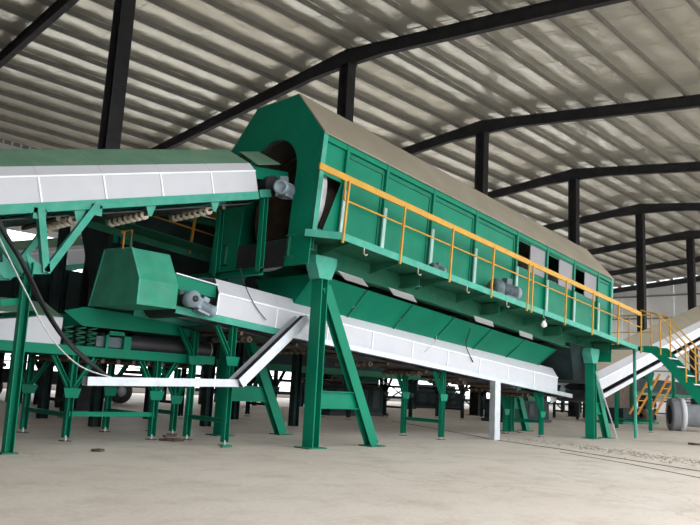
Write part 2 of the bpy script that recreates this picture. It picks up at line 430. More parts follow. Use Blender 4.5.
# raised inner frame of each panel (casts the dark outline)
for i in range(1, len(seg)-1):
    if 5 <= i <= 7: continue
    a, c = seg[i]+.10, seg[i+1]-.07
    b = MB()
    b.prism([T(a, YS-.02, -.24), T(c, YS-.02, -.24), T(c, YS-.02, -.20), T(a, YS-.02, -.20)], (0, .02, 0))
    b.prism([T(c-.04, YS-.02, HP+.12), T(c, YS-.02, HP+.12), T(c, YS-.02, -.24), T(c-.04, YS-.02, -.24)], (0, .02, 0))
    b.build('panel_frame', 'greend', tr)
# rotating drum, given a dark rust colour to make its interior look shaded
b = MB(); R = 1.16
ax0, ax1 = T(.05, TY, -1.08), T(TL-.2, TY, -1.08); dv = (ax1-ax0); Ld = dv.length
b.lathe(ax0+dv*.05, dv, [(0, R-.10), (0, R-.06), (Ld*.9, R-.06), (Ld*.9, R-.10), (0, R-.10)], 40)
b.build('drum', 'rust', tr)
MB().lathe(ax0, dv, [(0, R+.20), (0, R+.24), (.30, R+.24), (.30, R+.20), (0, R+.20)], 40).build('drum_tyre', 'drum', tr)
# base frame under the walls
for y in (TY-TW+.55, TY+TW-.55):
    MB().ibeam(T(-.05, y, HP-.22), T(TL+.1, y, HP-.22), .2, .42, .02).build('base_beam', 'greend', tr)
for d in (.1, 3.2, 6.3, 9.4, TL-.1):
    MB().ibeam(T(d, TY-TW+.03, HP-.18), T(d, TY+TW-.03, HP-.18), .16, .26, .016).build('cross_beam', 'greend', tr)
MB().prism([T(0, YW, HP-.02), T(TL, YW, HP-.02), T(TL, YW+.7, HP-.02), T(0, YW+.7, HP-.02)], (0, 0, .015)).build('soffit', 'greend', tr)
# walkway: chamfered deck, edge channel, brackets
P0 = T(-.30, YW+.0, HP); PE = TL+1.0
b = MB()
b.prism([T(-.12, YW, HP-.03), T(.32, YP+.03, HP-.03), T(PE, YP+.03, HP-.03), T(PE, YW, HP-.03)], T(0, 0, .012)-T(0, 0, 0))
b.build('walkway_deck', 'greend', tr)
b = MB(); b.beam(T(-.14, YW+.02, HP-.05), T(.31, YP, HP-.05), .03, .13); b.build('walkway_edge', 'teal', tr)
b = MB(); b.beam(T(.29, YP, HP-.05), T(PE, YP, HP-.05), .03, .13); b.build('walkway_edge', 'teal', tr)
for k in range(9):
    d = .6+k*1.5
    b = MB(); b.prism([T(d, YW+.45, HP-.045), T(d, YP+.05, HP-.045), T(d, YP+.05, HP-.10), T(d, YW+.45, HP-.26)], T(.02, 0, 0)-T(0, 0, 0))
    b.build('walkway_bracket', 'greend', tr)
# hopper below the drum: slanted plates and white plates standing in for bright light gaps at its top edge
hopd = [.75, 2.25, 3.75, 5.3, 6.9, 8.5, 10.2]
def hop(d, t, y0=-11.08, y1=-10.50):   # t 0 top, 1 bottom
    return T(d, y0+(y1-y0)*t, HP-.56+t*(-.66+.0185*d))
for i in range(len(hopd)-1):
    a, c = hopd[i]+.012, hopd[i+1]-.012
    b = MB(); b.prism([hop(a, 0), hop(c, 0), hop(c, 1), hop(a, 1)], (0, .01, .008))
    o = b.build('hopper_plate', 'green', tr)
    b = MB(); b.beam(hop(c+.012, 0)+V((0, -.02, 0)), hop(c+.012, 1)+V((0, -.02, 0)), .02, .03, (0, -1, 0)); b.build('stiffener', 'greend', o)
    # far side
    b = MB(); f = lambda d, t: T(d, TY*2-(-11.08+.58*t), HP-.56+t*(-.66+.0185*d))
    b.prism([f(a, 0), f(c, 0), f(c, 1), f(a, 1)], (0, .01, -.008)); b.build('hopper_plate', 'green', tr)
b = MB(); b.prism([hop(.75, 0), hop(.75, 1), T(.75, -9.86, HP-1.22), T(.75, -9.28, HP-.56)], (.012, 0, 0)); b.build('hopper_end', 'green', tr)
b = MB(); b.prism([hop(10.2, 0), hop(10.2, 1), T(10.2, -9.86, HP-1.22), T(10.2, -9.28, HP-.56)], (.012, 0, 0)); b.build('hopper_end', 'green', tr)
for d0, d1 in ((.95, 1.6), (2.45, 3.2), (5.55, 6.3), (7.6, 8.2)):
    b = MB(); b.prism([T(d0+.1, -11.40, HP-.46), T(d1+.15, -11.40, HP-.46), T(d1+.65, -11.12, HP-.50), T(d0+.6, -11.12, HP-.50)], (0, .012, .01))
    b.build('light_gap_plate', 'trim', tr)  # white colour stands in for light coming through the gaps
# discharge chute at the lower end
b = MB(); b.prism([T(10.6, -11.3, HP-.3), T(12.2, -11.3, HP-.3), T(12.5, -11.0, HP-1.25), T(11.5, -11.0, HP-1.25)], (0, 2.2, 0)); b.build('discharge_chute', 'dark', tr)
# A-frame legs
def aframe(x, xf, y):
    z1 = T((x-TX)/ct, y, HP-.32).z
    ztop = z1-.42
    lg = MB(); lg.ibeam((x, y, .02), (x, y, ztop), .27, .17, .02, (1, 0, 0)); lg = lg.build('leg', 'green', tr)
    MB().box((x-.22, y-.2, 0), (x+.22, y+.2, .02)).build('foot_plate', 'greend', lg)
    # flared head
    hd = MB(); P = []
    for (hw, z) in ((.15, ztop), (.27, ztop+.28), (.27, z1)):
        P += [V((x-hw, y-.14, z)), V((x+hw, y-.14, z)), V((x+hw, y+.14, z)), V((x-hw, y+.14, z))]
    F = [(0, 1, 2, 3), (8, 9, 10, 11)]
    for l in (0, 4):
        for k in range(4): F.append((l+k, l+(k+1) % 4, l+4+(k+1) % 4, l+4+k))
    hd.add(P, F).build('leg_head', 'teal', lg)
    bl = MB().ibeam((xf, y, .02), (x+.10, y, ztop-.12), .22, .17, .02, (0, 1, 0)).build('brace_leg', 'green', tr)
    MB().box((xf-.2, y-.18, 0), (xf+.2, y+.18, .02)).build('foot_plate', 'greend', bl)
    zc = .86; xb = x+.10+(xf-x-.1)*(1-zc/(ztop-.12))
    MB().ibeam((x+.10, y, zc), (xb+.02, y, zc), .14, .32, .016).build('tie_beam', 'green', tr)
for y in (-11.39, -8.69):
    aframe(-11.70, -10.05, y); aframe(-.62, .42, y)
# handrail: top rail, mid rail, posts (near side)
hr = MB(); hr.beam(T(-.42, YP, HP+1.03), T(PE, YP, HP+1.03), .035, .12)
hr = hr.build('handrail', 'yellow', tr)
MB().tube(T(.27, YP, HP+.62), T(PE, YP, HP+.62), .018, 8).build('mid_rail', 'yellow', hr)
MB().tube(T(.27, YP, HP+.62), T(.25, YP, HP+1.0), .018, 8).build('mid_rail_end', 'yellow', hr)
pd = [.33, 1.93, 3.55, 5.14, 6.70, 6.90, 8.60, 10.15, 11.78, PE-.03]
for d in pd:
    MB().beam(T(d, YP-.02, HP-.17), T(d, YP-.02, HP+1.0), .038, .038, (0, 1, 0)).build('rail_post', 'yellow', hr)
for d in (.9, 2.5, 4.2, 5.8, 7.5):
    MB().polytube([T(d, YP-.02, HP-.1), T(d, YP-.02, HP-.22), T(d+.05, YP-.03, HP-.25), T(d+.09, YP-.03, HP-.22)], .012, 6).build('cable_hook', 'cream', hr)
# drive motors on the walkway
def motor(parent, base, d, sc_=1., m='motord', gearbox=True, name='drive_motor'):
    d = V(d).normalized(); up = V((0, 0, 1)); up = (up-d*up.dot(d)).normalized(); sd = d.cross(up)
    base = V(base); R = .15*sc_; L = .42*sc_
    prof = [(0, .6*R), (0, R)]
    for k in range(8):
        t = .03*sc_+k*.045*sc_; prof += [(t, R), (t, R*.86), (t+.022*sc_, R*.86), (t+.022*sc_, R)]
    prof += [(L, R), (L, .3*R)]
    o = MB().lathe(base, d, prof, 20, False).build(name, m, parent)
    MB().lathe(base+d*L, d, [(0, R*1.02), (.09*sc_, R*1.02), (.11*sc_, R*.85), (.11*sc_, R*.7), (.10*sc_, R*.68), (.10*sc_, 0)], 20).build('fan_cover', 'motor', o)
    c = base+d*L*.45+up*R
    MB().obox(c+up*.04*sc_, d*.08*sc_, sd*.07*sc_, up*.06*sc_).build('terminal_box', m, o)
    b = MB()
    for s_ in (-1, 1): b.obox(base+d*L*.5-up*R*.95+sd*s_*R*.7, d*L*.4, sd*.03*sc_, up*.03*sc_)
    b.build('mounting_foot', m, o)
    if gearbox:
        b = MB(); b.lathe(base-d*.26*sc_, d, [(0, .06*sc_), (0, R*.9), (.05*sc_, R*1.15), (.20*sc_, R*1.15), (.22*sc_, R*.9), (.26*sc_, R*.9)], 18)
        b.obox(base-d*.13*sc_-up*R*.6, d*.1*sc_, sd*R*.9, up*R*.55)
        b.build('gearbox', m, o)
    return o
motor(tr, T(5.85, -11.95, HP+.20), (ct, -.12, -stl), 1.15)
motor(tr, T(3.35, -11.93, HP+.10), (ct, 0, -stl), .55, 'motord')
motor(tr, atY(286, 190, -11.0), (-.78, -.58, -.14), .9, 'motor')

# far-side walkway rail that runs past the feed end
b = MB(); YR = -8.0
rr_ = MB().beam(T(-3.4, YR, HP+.9), T(TL, YR, HP+.9), .035, .14).build('rear_handrail', 'orange', tr)
MB().tube(T(-3.4, YR, HP+.45), T(TL, YR, HP+.45), .018, 8).build('mid_rail', 'orange', rr_)
for k in range(9):
    d = -3.3+k*1.6
    MB().beam(T(d, YR, HP-.1), T(d, YR, HP+.85), .045, .045, (0, 1, 0)).build('rail_post', 'orange', rr_)
MB().prism([T(-3.5, TY+TW, HP-.03), T(-3.5, YR-.03, HP-.03), T(TL, YR-.03, HP-.03), T(TL, TY+TW, HP-.03)], (0, 0, .012)).build('rear_walkway_deck', 'greend', tr)
MB().beam(T(-3.5, YR, HP-.08), T(TL, YR, HP-.08), .03, .16).build('rear_walkway_edge', 'greend', tr)

# ================================================================== ENCLOSED CONVEYORS
def conveyor(name, label, p0, p1, half, npan, rail_h=.14, side_h=.40, bev=(.12, .16), top=(.60, .36), d_cover0=0., rail='teal', topmat='dustgreen', gap=0.):
    """p0,p1: bottom of the near rail at both ends (on plane Y); half: half width. Near side faces -Y."""
    p0 = V(p0); p1 = V(p1); d = (p1-p0); L = d.length; d.normalize(); up = V((0, 0, 1)); up = (up-d*up.dot(d)).normalized(); s = V((0, 1, 0))
    t = thing(name, label, 'conveyor', (p0.x, p0.y+half, 0))
    def Q(u, y, h): return p0+d*u+s*y+up*h
    for y in (0, 2*half):
        sg = 1 if y == 0 else -1
        MB().channel(Q(0, y+sg*.03, rail_h/2), Q(L, y+sg*.03, rail_h/2), .06, rail_h, .012, up, 1 if y == 0 else -1).build('side_rail', rail, t)
    W = 2*half; pl = L/npan; rh0 = rail_h; rail_h = rail_h+gap
    for k in range(npan):
        a, c = k*pl+.002, (k+1)*pl-.002
        for near in (True, False):
            f = (lambda y: y) if near else (lambda y: W-y)
            th = .008 if near else -.008
            b = MB(); b.prism([Q(a, f(.01), rail_h), Q(c, f(.01), rail_h), Q(c, f(.01), rail_h+side_h), Q(a, f(.01), rail_h+side_h)], (0, th, 0))
            hs = b.build('hood_side', 'white', t)
            b = MB(); b.prism([Q(a-.014, f(-.004), rail_h), Q(a+.014, f(-.004), rail_h), Q(a+.014, f(-.004), rail_h+side_h), Q(a-.014, f(-.004), rail_h+side_h)], (0, th*1.6, 0))
            b.prism([Q(a, f(-.006), rail_h+side_h-.016), Q(c, f(-.006), rail_h+side_h-.016), Q(c, f(-.006), rail_h+side_h+.01), Q(a, f(-.006), rail_h+side_h+.01)], (0, th*1.6, 0))
            b.build('seam_strip', 'trim', hs)
            z = rail_h+side_h
            MB().prism([Q(a, f(.01), z), Q(c, f(.01), z), Q(c, f(.01+bev[0]), z+bev[1]), Q(a, f(.01+bev[0]), z+bev[1])], (0, th, 0)).build('hood_shoulder', 'white', t)
            z2 = z+bev[1]; hy = half-.01-bev[0]
            MB().prism([Q(a, f(.01+bev[0]), z2), Q(c, f(.01+bev[0]), z2), Q(c, f(half), z2+top[1]), Q(a, f(half), z2+top[1])], (0, 0, -.008)).build('hood_top', topmat, t)
    # belt (carrying and return) and idlers
    b = MB(); hb = rh0+.10
    b.prism([Q(.1, .12, hb+.12), Q(.1, half*.6, hb), Q(.1, W-half*.6, hb), Q(.1, W-.12, hb+.12), Q(.1, W-.12, hb+.135), Q(.1, W-half*.6, hb+.015), Q(.1, half*.6, hb+.015), Q(.1, .12, hb+.135)], d*(L-.2))
    b.beam(Q(.1, half, -.06), Q(L-.1, half, -.06), W-.3, .014, up)
    b.build('belt', 'black', t)
    n = max(2, int(L/1.3))
    for k in range(n):
        u = (k+.5)*L/n
        MB().tube(Q(u, .1, -.10), Q(u, W-.1, -.10), .035, 10).build('return_roller', 'rust', t)
    return t, Q, L
# --- feed conveyor, upper left
pA = V((-21.6, -10.9, 2.02)); sl = (4.47-3.21)/(-12.76+17.31)
def feedz(x): return 3.21+(x+17.31)*sl
pA = V((-21.54, -10.9, feedz(-21.54)-.03)); pB = V((-12.88, -10.9, feedz(-12.88)-.03))
feed, FQ, FL = conveyor('feed_conveyor', 'inclined white-hooded feed conveyor with teal rails entering the trommel end, upper left', pA, pB, .72, 9, side_h=.38)
# rails running on past the hood to the head pulley, green skirts, chute
e1 = V((-12.62, -10.9, feedz(-12.62)))
for y in (-10.87, -9.49):
    MB().channel((pB.x, y, feedz(pB.x)+.07), (e1.x, y, e1.z+.07), .06, .14, .012).build('head_rail', 'teal', feed)
for y in (-10.62, -9.72):
    b = MB(); b.prism([(-13.3, y, feedz(-13.3)+.48), (-12.0, y, feedz(-12.0)+.28), (-12.0, y, feedz(-12.0)+.50), (-13.3, y, feedz(-13.3)+.72)], (0, .012, 0)); b.build('skirt_plate', 'green', feed)
d0_ = .14+.38+.16
for sg in (-1, 1):
    y0_, y1_ = -10.18+sg*.59, -10.18
    MB().prism([(-12.88, y0_, feedz(-12.88)+d0_-.03), (-12.34, y0_, feedz(-12.34)+d0_-.03), (-12.42, y1_, feedz(-12.42)+d0_+.33), (-12.88, y1_, feedz(-12.88)+d0_+.33)], (0, 0, -.012)).build('head_cover', 'dustgreen', feed)
MB().tube((-12.45, -10.75, feedz(-12.45)+.22), (-12.45, -9.6, feedz(-12.45)+.22), .20, 24).build('head_pulley', 'black', feed)
# disc return rollers in cream rubber
for px in (128, 190, 60):
    x = XatY(px, -10.18, 3.6); z = feedz(x)-.16
    b = MB(); b.tube((x, -10.8, z), (x, -9.56, z), .022, 8); rl = b.build('disc_roller', 'rust', feed)
    for k in range(7):
        y = -10.7+k*.175
        MB().lathe((x, y, z), (0, 1, 0), [(0, .02), (0, .075), (.05, .075), (.05, .02)], 16).build('rubber_disc', 'cream', rl)
    for y in (-10.86, -9.5):
        MB().prism([(x-.10, y, z+.17), (x+.10, y, z+.17), (x+.03, y, z-.04), (x-.03, y, z-.04)], (0, .012, 0)).build('roller_hanger', 'teal', rl)
# forked trestle of the feed conveyor
def fork(y, parent):
    P = lambda px, py: atY(px, py, -10.9)+V((0, y+10.9, 0))
    gus = P(36, 266); b0 = P(8, 452); b0.z = .0
    x1, x2 = atY(40, 213, -10.9), atY(97, 207, -10.9)
    a1 = V((x1.x, y, feedz(x1.x)+.03)); a2 = V((x2.x, y, feedz(x2.x)+.03)); lo = P(46, 272)
    lg = MB(); lg.channel((b0.x, y, .02), (P(29, 262).x, y, P(29, 262).z), .12, .12, .012, (1, 0, 0)); lg = lg.build('leg', 'green', parent)
    MB().box((b0.x-.11, y-.1, 0), (b0.x+.11, y+.1, .02)).build('foot_plate', 'greend', lg)
    MB().channel(a1, lo, .10, .10, .01, (1, 0, 0)).build('fork_arm', 'teal', parent)
    MB().channel(a2, lo, .10, .10, .01, (1, 0, 0)).build('fork_arm', 'teal', parent)
    l0 = P(-22, 205); l0.z = feedz(l0.x)+.03
    MB().channel(l0, P(24, 272), .10, .10, .01, (1, 0, 0)).build('fork_arm', 'teal', parent)
    b = MB(); b.prism([P(26, 252), P(32, 274), P(48, 274), P(56, 262), P(50, 268), P(38, 262)], (0, .012, 0)); b.build('gusset', 'teal', parent)
    b = MB(); b.prism([P(-6, 262), P(4, 278), P(24, 276), P(26, 262), P(10, 262)], (0, .012, 0)); b.build('gusset', 'teal', parent)
    for a in (a1, a2):
        b = MB(); b.box((a.x-.09, y-.02, a.z-.16), (a.x+.09, y+.0, a.z+.0)); b.tube((a.x, y-.035, a.z-.08), (a.x, y-.02, a.z-.08), .03, 6); b.build('clamp_plate', 'teal', parent)
    return b0
fa = fork(-10.88, feed); fork(-9.48, feed)
MB().channel((fa.x+.12, -10.88, 1.9), (fa.x+.12, -9.48, 1.9), .08, .08, .01).build('cross_tie', 'green', feed)
MB().beam(atY(0, 303, -10.85), atY(22, 301, -10.85), .03, .09).build('cross_tie', 'green', feed)
# head support posts under the feed conveyor
for y in (-10.84, -9.5):
    x = -12.72; MB().channel((x, y, 3.1), (x, y, feedz(x)), .12, .10, .012, (1, 0, 0)).build('head_post', 'green', feed)
MB().channel((-12.72, -10.9, 3.1), (-12.72, -7.9, 3.1), .1, .14, .012).build('head_tie', 'green', feed)

# --- undersize conveyor below the trommel
YU = -10.72
def undz(x): return 2.11-.0760*(x+13.49)
und, UQ, UL = conveyor('undersize_conveyor', 'white-hooded conveyor lying under the green hopper along the whole trommel', (-13.50, YU, undz(-13.5)), (-1.35, YU, undz(-1.35)), .70, 9, rail_h=.12, side_h=.38, bev=(.18, .27), top=(.5, .05), rail='teal', topmat='white')
for y in (YU+.03, YU+1.37):
    MB().channel((-14.3, y, undz(-14.3)+.06), (-13.5, y, undz(-13.5)+.06), .06, .12, .012).build('head_rail', 'teal', und)
    MB().channel((-1.35, y, undz(-1.35)+.06), (-.55, y, undz(-.55)+.06), .06, .12, .012).build('tail_rail', 'teal', und)
for y in (YU+.12, YU+1.25):
    b = MB(); b.prism([(-14.3, y, undz(-14.3)+.42), (-13.45, y, undz(-13.45)+.42), (-13.45, y, undz(-13.45)+.64), (-14.3, y, undz(-14.3)+.66)], (0, .012, 0)); b.build('skirt_plate', 'green', und)
    MB().beam((-14.3, y-.01, undz(-14.3)+.67), (-13.45, y-.01, undz(-13.45)+.65), .05, .02).build('skirt_edge', 'zinc', und)
MB().tube((-13.95, YU+.1, undz(-13.95)+.2), (-13.95, YU+1.3, undz(-13.95)+.2), .2, 24).build('head_pulley', 'black', und)
MB().tube((-.85, YU+.1, undz(-.85)+.15), (-.85, YU+1.3, undz(-.85)+.15), .18, 24).build('tail_pulley', 'black', und)
# gear motor at its head
gm = motor(und, (-13.98, YU-.10, undz(-14.1)+.20), (.93, -.10, -.30), .68, 'motor', False, 'gear_motor')
b = MB(); c0 = V((-14.12, YU-.10, undz(-14.1)+.26))
b.lathe(c0-V((0, .16, 0)), (0, 1, 0), [(0, .03), (0, .07), (.02, .08), (.03, .14), (.18, .14), (.2, .08)], 20)
b.obox(c0+V((.10, -.02, -.03)), V((.09, 0, -.03)), V((0, .08, 0)), V((.02, 0, .09)))
b.build('gear_case', 'motor', gm)
MB().lathe(c0-V((0, .18, 0)), (0, 1, 0), [(0, 0), (0, .055), (.02, .055)], 16).build('shaft_cap', 'black', gm)
# disc rows visible below the belt
for x in (-12.6, -11.1, -9.3, -7.6, -5.8, -4.2, -2.7):
    z = undz(x)-.17
    rl = MB().tube((x, YU+.1, z), (x, YU+1.3, z), .022, 8).build('disc_roller', 'rust', und)
    for k in range(7):
        MB().lathe((x, YU+.16+k*.17, z), (0, 1, 0), [(0, .02), (0, .06), (.04, .06), (.04, .02)], 14).build('rubber_disc', 'rust', rl)
# Y-trestles
def trestle(parent, x, yn, yf, ztop, m='green', arms=(-1, 1), foot=True):
    for y in (yn, yf):
        lg = MB().channel((x, y, .06), (x, y, ztop), .11, .10, .012, (1, 0, 0)).build('leg', m, parent)
        for s_ in arms:
            MB().channel((x, y, ztop-.60), (x+s_*.36, y, ztop-.02), .075, .075, .01, (1, 0, 0)).build('arm', m, lg)
        MB().prism([(x-.11, y-.06, ztop-.70), (x+.11, y-.06, ztop-.70), (x+.15, y-.06, ztop-.54), (x-.15, y-.06, ztop-.54)], (0, .012, 0)).build('gusset', m, lg)
        MB().box((x-.08, y-.08, 0), (x+.08, y+.08, .012)).build('foot_plate', 'rust', lg)
        MB().tube((x, y, .01), (x, y, .09), .022, 8).build('foot_screw', 'zinc', lg)
    MB().channel((x, yn, .42), (x, yf, .42), .06, .08, .01).build('tie', m, parent)
for px, ar in ((441, (-1,)), (541, (-1,)), (224, (-1,))):
    x = XatY(px, YU+.12, 0); trestle(und, x, YU+.12, YU+1.28, undz(x), arms=ar)

# --- outgoing conveyor rising to the right
YO = -10.2
out, OQ, OL = conveyor('outgoing_conveyor', 'white-hooded conveyor rising to the right behind the stair', (2.62, YO, 1.10), (21.0, YO, 1.10+.268*18.4), .75, 9, rail_h=.15, side_h=.36, bev=(.2, .20), top=(.5, .45), rail='white', topmat='tan', gap=.16)
for x, ar in ((7.0, (-1, 1)), (13.0, (-1, 1)), (19.0, (-1, 1))):
    z = 1.10+.268*(x-2.62)
    trestle(out, x, YO+.1, YO+1.4, z, arms=ar)
MB().tube((2.4, YO+.1, 1.2), (2.4, YO+1.4, 1.2), .2, 20).build('tail_pulley', 'black', out)
for y in (YO+.03, YO+1.47):
    MB().channel((1.9, y, .98), (2.62, y, 1.18), .06, .16, .012).build('tail_rail', 'white', out)

# --- cable tray: level run, rising run, run along the conveyor, drop post
YT = -10.95
tray = thing('cable_tray', 'bent galvanised cable tray running low beside the undersize conveyor', 'cable tray', (-9, YT, 0))
a = atY(85, 381, YT); c = atY(236, 383, YT); e_ = atY(303, 318, YT)
def traybeam(p, q, wd=.16, ht=.12, nm='tray_run'):
    b = MB(); b.beam(p, q, .008, ht, (0, 0, 1), (-wd/2, 0)); b.beam(p, q, .008, ht, (0, 0, 1), (wd/2, 0)); b.beam(p, q, wd, .008, (0, 0, 1), (0, -ht/2)); b.beam(p, q, wd, .006, (0, 0, 1), (0, ht/2)); b.build(nm, 'zinc', tray)
traybeam(a, c)
b = MB(); b.beam(c, e_, .008, .17, (0, 0, 1), (-.14, 0)); b.beam(c, e_, .008, .17, (0, 0, 1), (.14, 0)); b.beam(c, e_, .28, .008, (0, 0, 1), (0, -.085)); rs = b.build('tray_riser', 'zinc', tray)
for k in range(4): MB().tube(c+V((.02, -.08+k*.055, .03)), e_+V((.02, -.08+k*.055, .03)), .024, 8).build('cable_run', 'cable', rs)
s0 = V((e_.x-.05, YT+.06, undz(e_.x)-.0)); 
traybeam(V((-11.9, YT+.12, undz(-11.9)+.04)), V((-.75, YT+.12, undz(-.75)+.04)), .10, .10)
xp = XatY(494, YT, 0)
b = MB(); b.box((xp-.12, YT-.09, 0), (xp+.12, YT+.07, undz(xp)-.02)); b.build('drop_post', 'zinc', tray)
b = MB(); b.box((xp-.124, YT-.094, .55), (xp+.124, YT+.074, .57)); b.box((xp-.124, YT-.094, 1.1), (xp+.124, YT+.074, 1.12)); b.build('joint_band', 'zinc', tray)

# ================================================================== CROSS CONVEYOR FRAME, lower left
YC = -9.3
cc = thing('cross_conveyor', 'low green conveyor frame with black roller and white side panel, lower left', 'conveyor', (-15, YC+1, 0))
zr = 1.50
for y in (YC, YC+1.7):
    MB().channel((-20.5, y, zr-.02), (-12.45, y, zr-.02), .07, .16, .012, (0, 0, 1), 1 if y == YC else -1).build('side_rail', 'green', cc)
for k in range(4):
    a_ = -20.4+k*1.22; MB().box((a_+.01, YC-.01, zr+.06), (a_+1.2, YC+.0, zr+.50)).build('hood_side', 'white', cc)
    MB().prism([(a_+.01, YC, zr+.50), (a_+1.2, YC, zr+.50), (a_+1.2, YC+.75, zr+.78), (a_+.01, YC+.75, zr+.78)], (0, 0, .01)).build('hood_top', 'dustgreen', cc)
    MB().box((a_+.01, YC+1.7, zr+.06), (a_+1.2, YC+1.71, zr+.50)).build('hood_side', 'white', cc)
MB().tube((-14.28, YC+.16, zr+.17), (-12.5, YC+.16, zr+.17), .17, 28).build('roller', 'black', cc)
MB().tube((-14.5, YC+.16, zr+.17), (-14.25, YC+.16, zr+.17), .045, 12).build('roller_shaft', 'zinc', cc)
MB().lathe((-12.52, YC+.16, zr+.17), (1, 0, 0), [(0, .172), (.02, .172), (.02, .05)], 24).build('roller_cap', 'zinc', cc)
# bearing bracket (open square)
b = MB(); x0_, x1_, z0_, z1_ = -14.74, -14.26, zr+.06, zr+.36
b.box((x0_, YC-.02, z1_-.07), (x1_, YC+.05, z1_)); b.box((x0_, YC-.02, z0_), (x0_+.05, YC+.05, z1_)); b.box((x1_-.14, YC-.02, z0_), (x1_, YC+.05, z1_))
b.build('bearing_bracket', 'green', cc)
MB().box((-14.88, YC+.06, zr+.08), (-14.158, YC+.2, zr+.26)).build('bearing_block', 'motord', cc)
# trough beam on coil springs
MB().prism([(-15.55, YC-.02, zr+.62), (-15.2, YC-.02, zr+.40), (-13.05, YC-.02, zr+.40), (-13.05, YC-.02, zr+.64), (-15.2, YC-.02, zr+.72)], (0, .02, 0)).build('trough_side', 'green', cc)
MB().prism([(-15.55, YC+1.68, zr+.62), (-15.2, YC+1.68, zr+.40), (-13.05, YC+1.68, zr+.40), (-13.05, YC+1.68, zr+.64), (-15.2, YC+1.68, zr+.72)], (0, .02, 0)).build('trough_side', 'green', cc)
MB().box((-15.2, YC, zr+.40), (-13.05, YC+1.68, zr+.415)).build('trough_floor', 'greend', cc)
MB().box((-13.07, YC, zr+.40), (-13.05, YC+1.68, zr+.60)).build('trough_end', 'rust', cc)
for x in (-15.38, -15.16, -14.96):
    b = MB(); b.polytube([(x+.07*math.cos(k*.5), YC+.10+.07*math.sin(k*.5), zr+.06+k*.0065) for k in range(52)], .016, 6); b.build('coil_spring', 'greend', cc)
for x in (XatY(65, YC, 0), XatY(151, YC, 0)):
    trestle(cc, x, YC, YC+1.7, zr-.1)
xa, xb_ = XatY(65, YC, 0), XatY(151, YC, 0)
MB().channel((xa, YC, .44), (xb_, YC, .44), .05, .08, .01).build('tie', 'green', cc)
for k in range(9):
    x = -15.3+k*.3
    MB().tube((x, YC+.1, zr-.16), (x, YC+1.6, zr-.16), .04, 10).build('return_roller', 'rust', cc)
MB().box((-20.4, YC+.1, zr+.05), (-12.75, YC+1.6, zr+.065)).build('belt', 'black', cc)
# extra small legs under it
for px, yy in ((172, YC+1.0), (33, 0)):
    if yy: trestle(cc, XatY(px, yy, 0), yy, yy+.8, 1.3)

# green chute box above it
bx = thing('chute_box', 'green hipped sheet-metal chute box above the black roller', 'chute', (-14, -8.5, 2.2))
YB = -10.82
pbl, pbr, pmid = atY(137, 304, YB), atY(176, 309, YB), atY(137, 278, YB); ptop = atY(134, 248, YB+.34)
xl, xr, yn = pbl.x, pbr.x, YB
zb_, zm_, zt_ = pbl.z, pmid.z, ptop.z
b = MB()
pk, pt_ = atX(89, 306, xl), atX(105, 250, xl)
sec = [(yn, zb_), (yn, zm_), (yn+.34, zt_), (pt_.y, pt_.z), (pk.y, pk.z)]
b.prism([(xl, y, z) for y, z in sec], (xr-xl, 0, 0)); body = b.build('box_body', 'box', bx)
b = MB()
for (y0, z0), (y1, z1) in zip(sec[:-1], sec[1:]):
    b.beam((xl, y0, z0), (xl, y1, z1), .03, .03, (1, 0, 0))
b.build('edge_seam', 'teal', bx)
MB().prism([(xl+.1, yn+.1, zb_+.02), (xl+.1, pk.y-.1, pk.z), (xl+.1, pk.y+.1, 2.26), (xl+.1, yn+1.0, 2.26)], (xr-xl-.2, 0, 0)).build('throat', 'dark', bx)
b = MB(); b.polytube([(xl+.02, yn+.42, zt_), (xl+.02, yn+.42, zt_+.3), (xl-.02, yn+.6, zt_+.3), (xl-.02, yn+.6, zt_)], .016, 6); b.build('lifting_loop', 'orange', bx)

# ================================================================== STAIR at the discharge end
XS = 1.30; SW = .80
st = thing('steel_stair', 'green steel stair with pale treads and yellow rails at the right edge', 'stair', (XS+.4, -14.5, 0))
slp = (2.33-1.59)/(13.63-12.95)
def sz(y): return 2.72+slp*(y+12.55)
yb = -12.55-2.72/slp
for x in (XS, XS+SW):
    b = MB(); b.prism([(x, -12.10, 2.80), (x, -12.45, 2.80), (x, -12.60, sz(-12.60)+.12), (x, yb, .14), (x, yb+.05, 0), (x, yb+.34, 0), (x, -12.60, sz(-12.60)-.24), (x, -12.40, 2.58), (x, -12.10, 2.62)], (.012, 0, 0))
    b.build('stringer', 'green', st)
n = int(2.72/.25)
for k in range(n):
    y = -12.78-.232*k; z = sz(y)-.03
    MB().box((XS+.014, y-.13, z), (XS+SW, y+.13, z+.03)).build('tread', 'white', st)
for x in (XS, XS+SW):
    pr = None
    hr2 = MB(); hr2.tube((x, -12.62, sz(-12.62)+1.12), (x, yb+.3, sz(yb+.3)+1.0), .022, 8); hr2.tube((x, -12.10, 3.90), (x, -12.62, sz(-12.62)+1.12), .022, 8)
    hr2 = hr2.build('stair_rail', 'yellow', st)
    MB().tube((x, -12.62, sz(-12.62)+.62), (x, yb+.3, sz(yb+.3)+.55), .016, 8).build('mid_rail', 'yellow', hr2)
    for y in (-12.68, -13.40, -14.15, -14.85):
        MB().tube((x, y, sz(y)-.05), (x, y, sz(y)+1.08), .024, 8).build('rail_post', 'yellow', hr2)
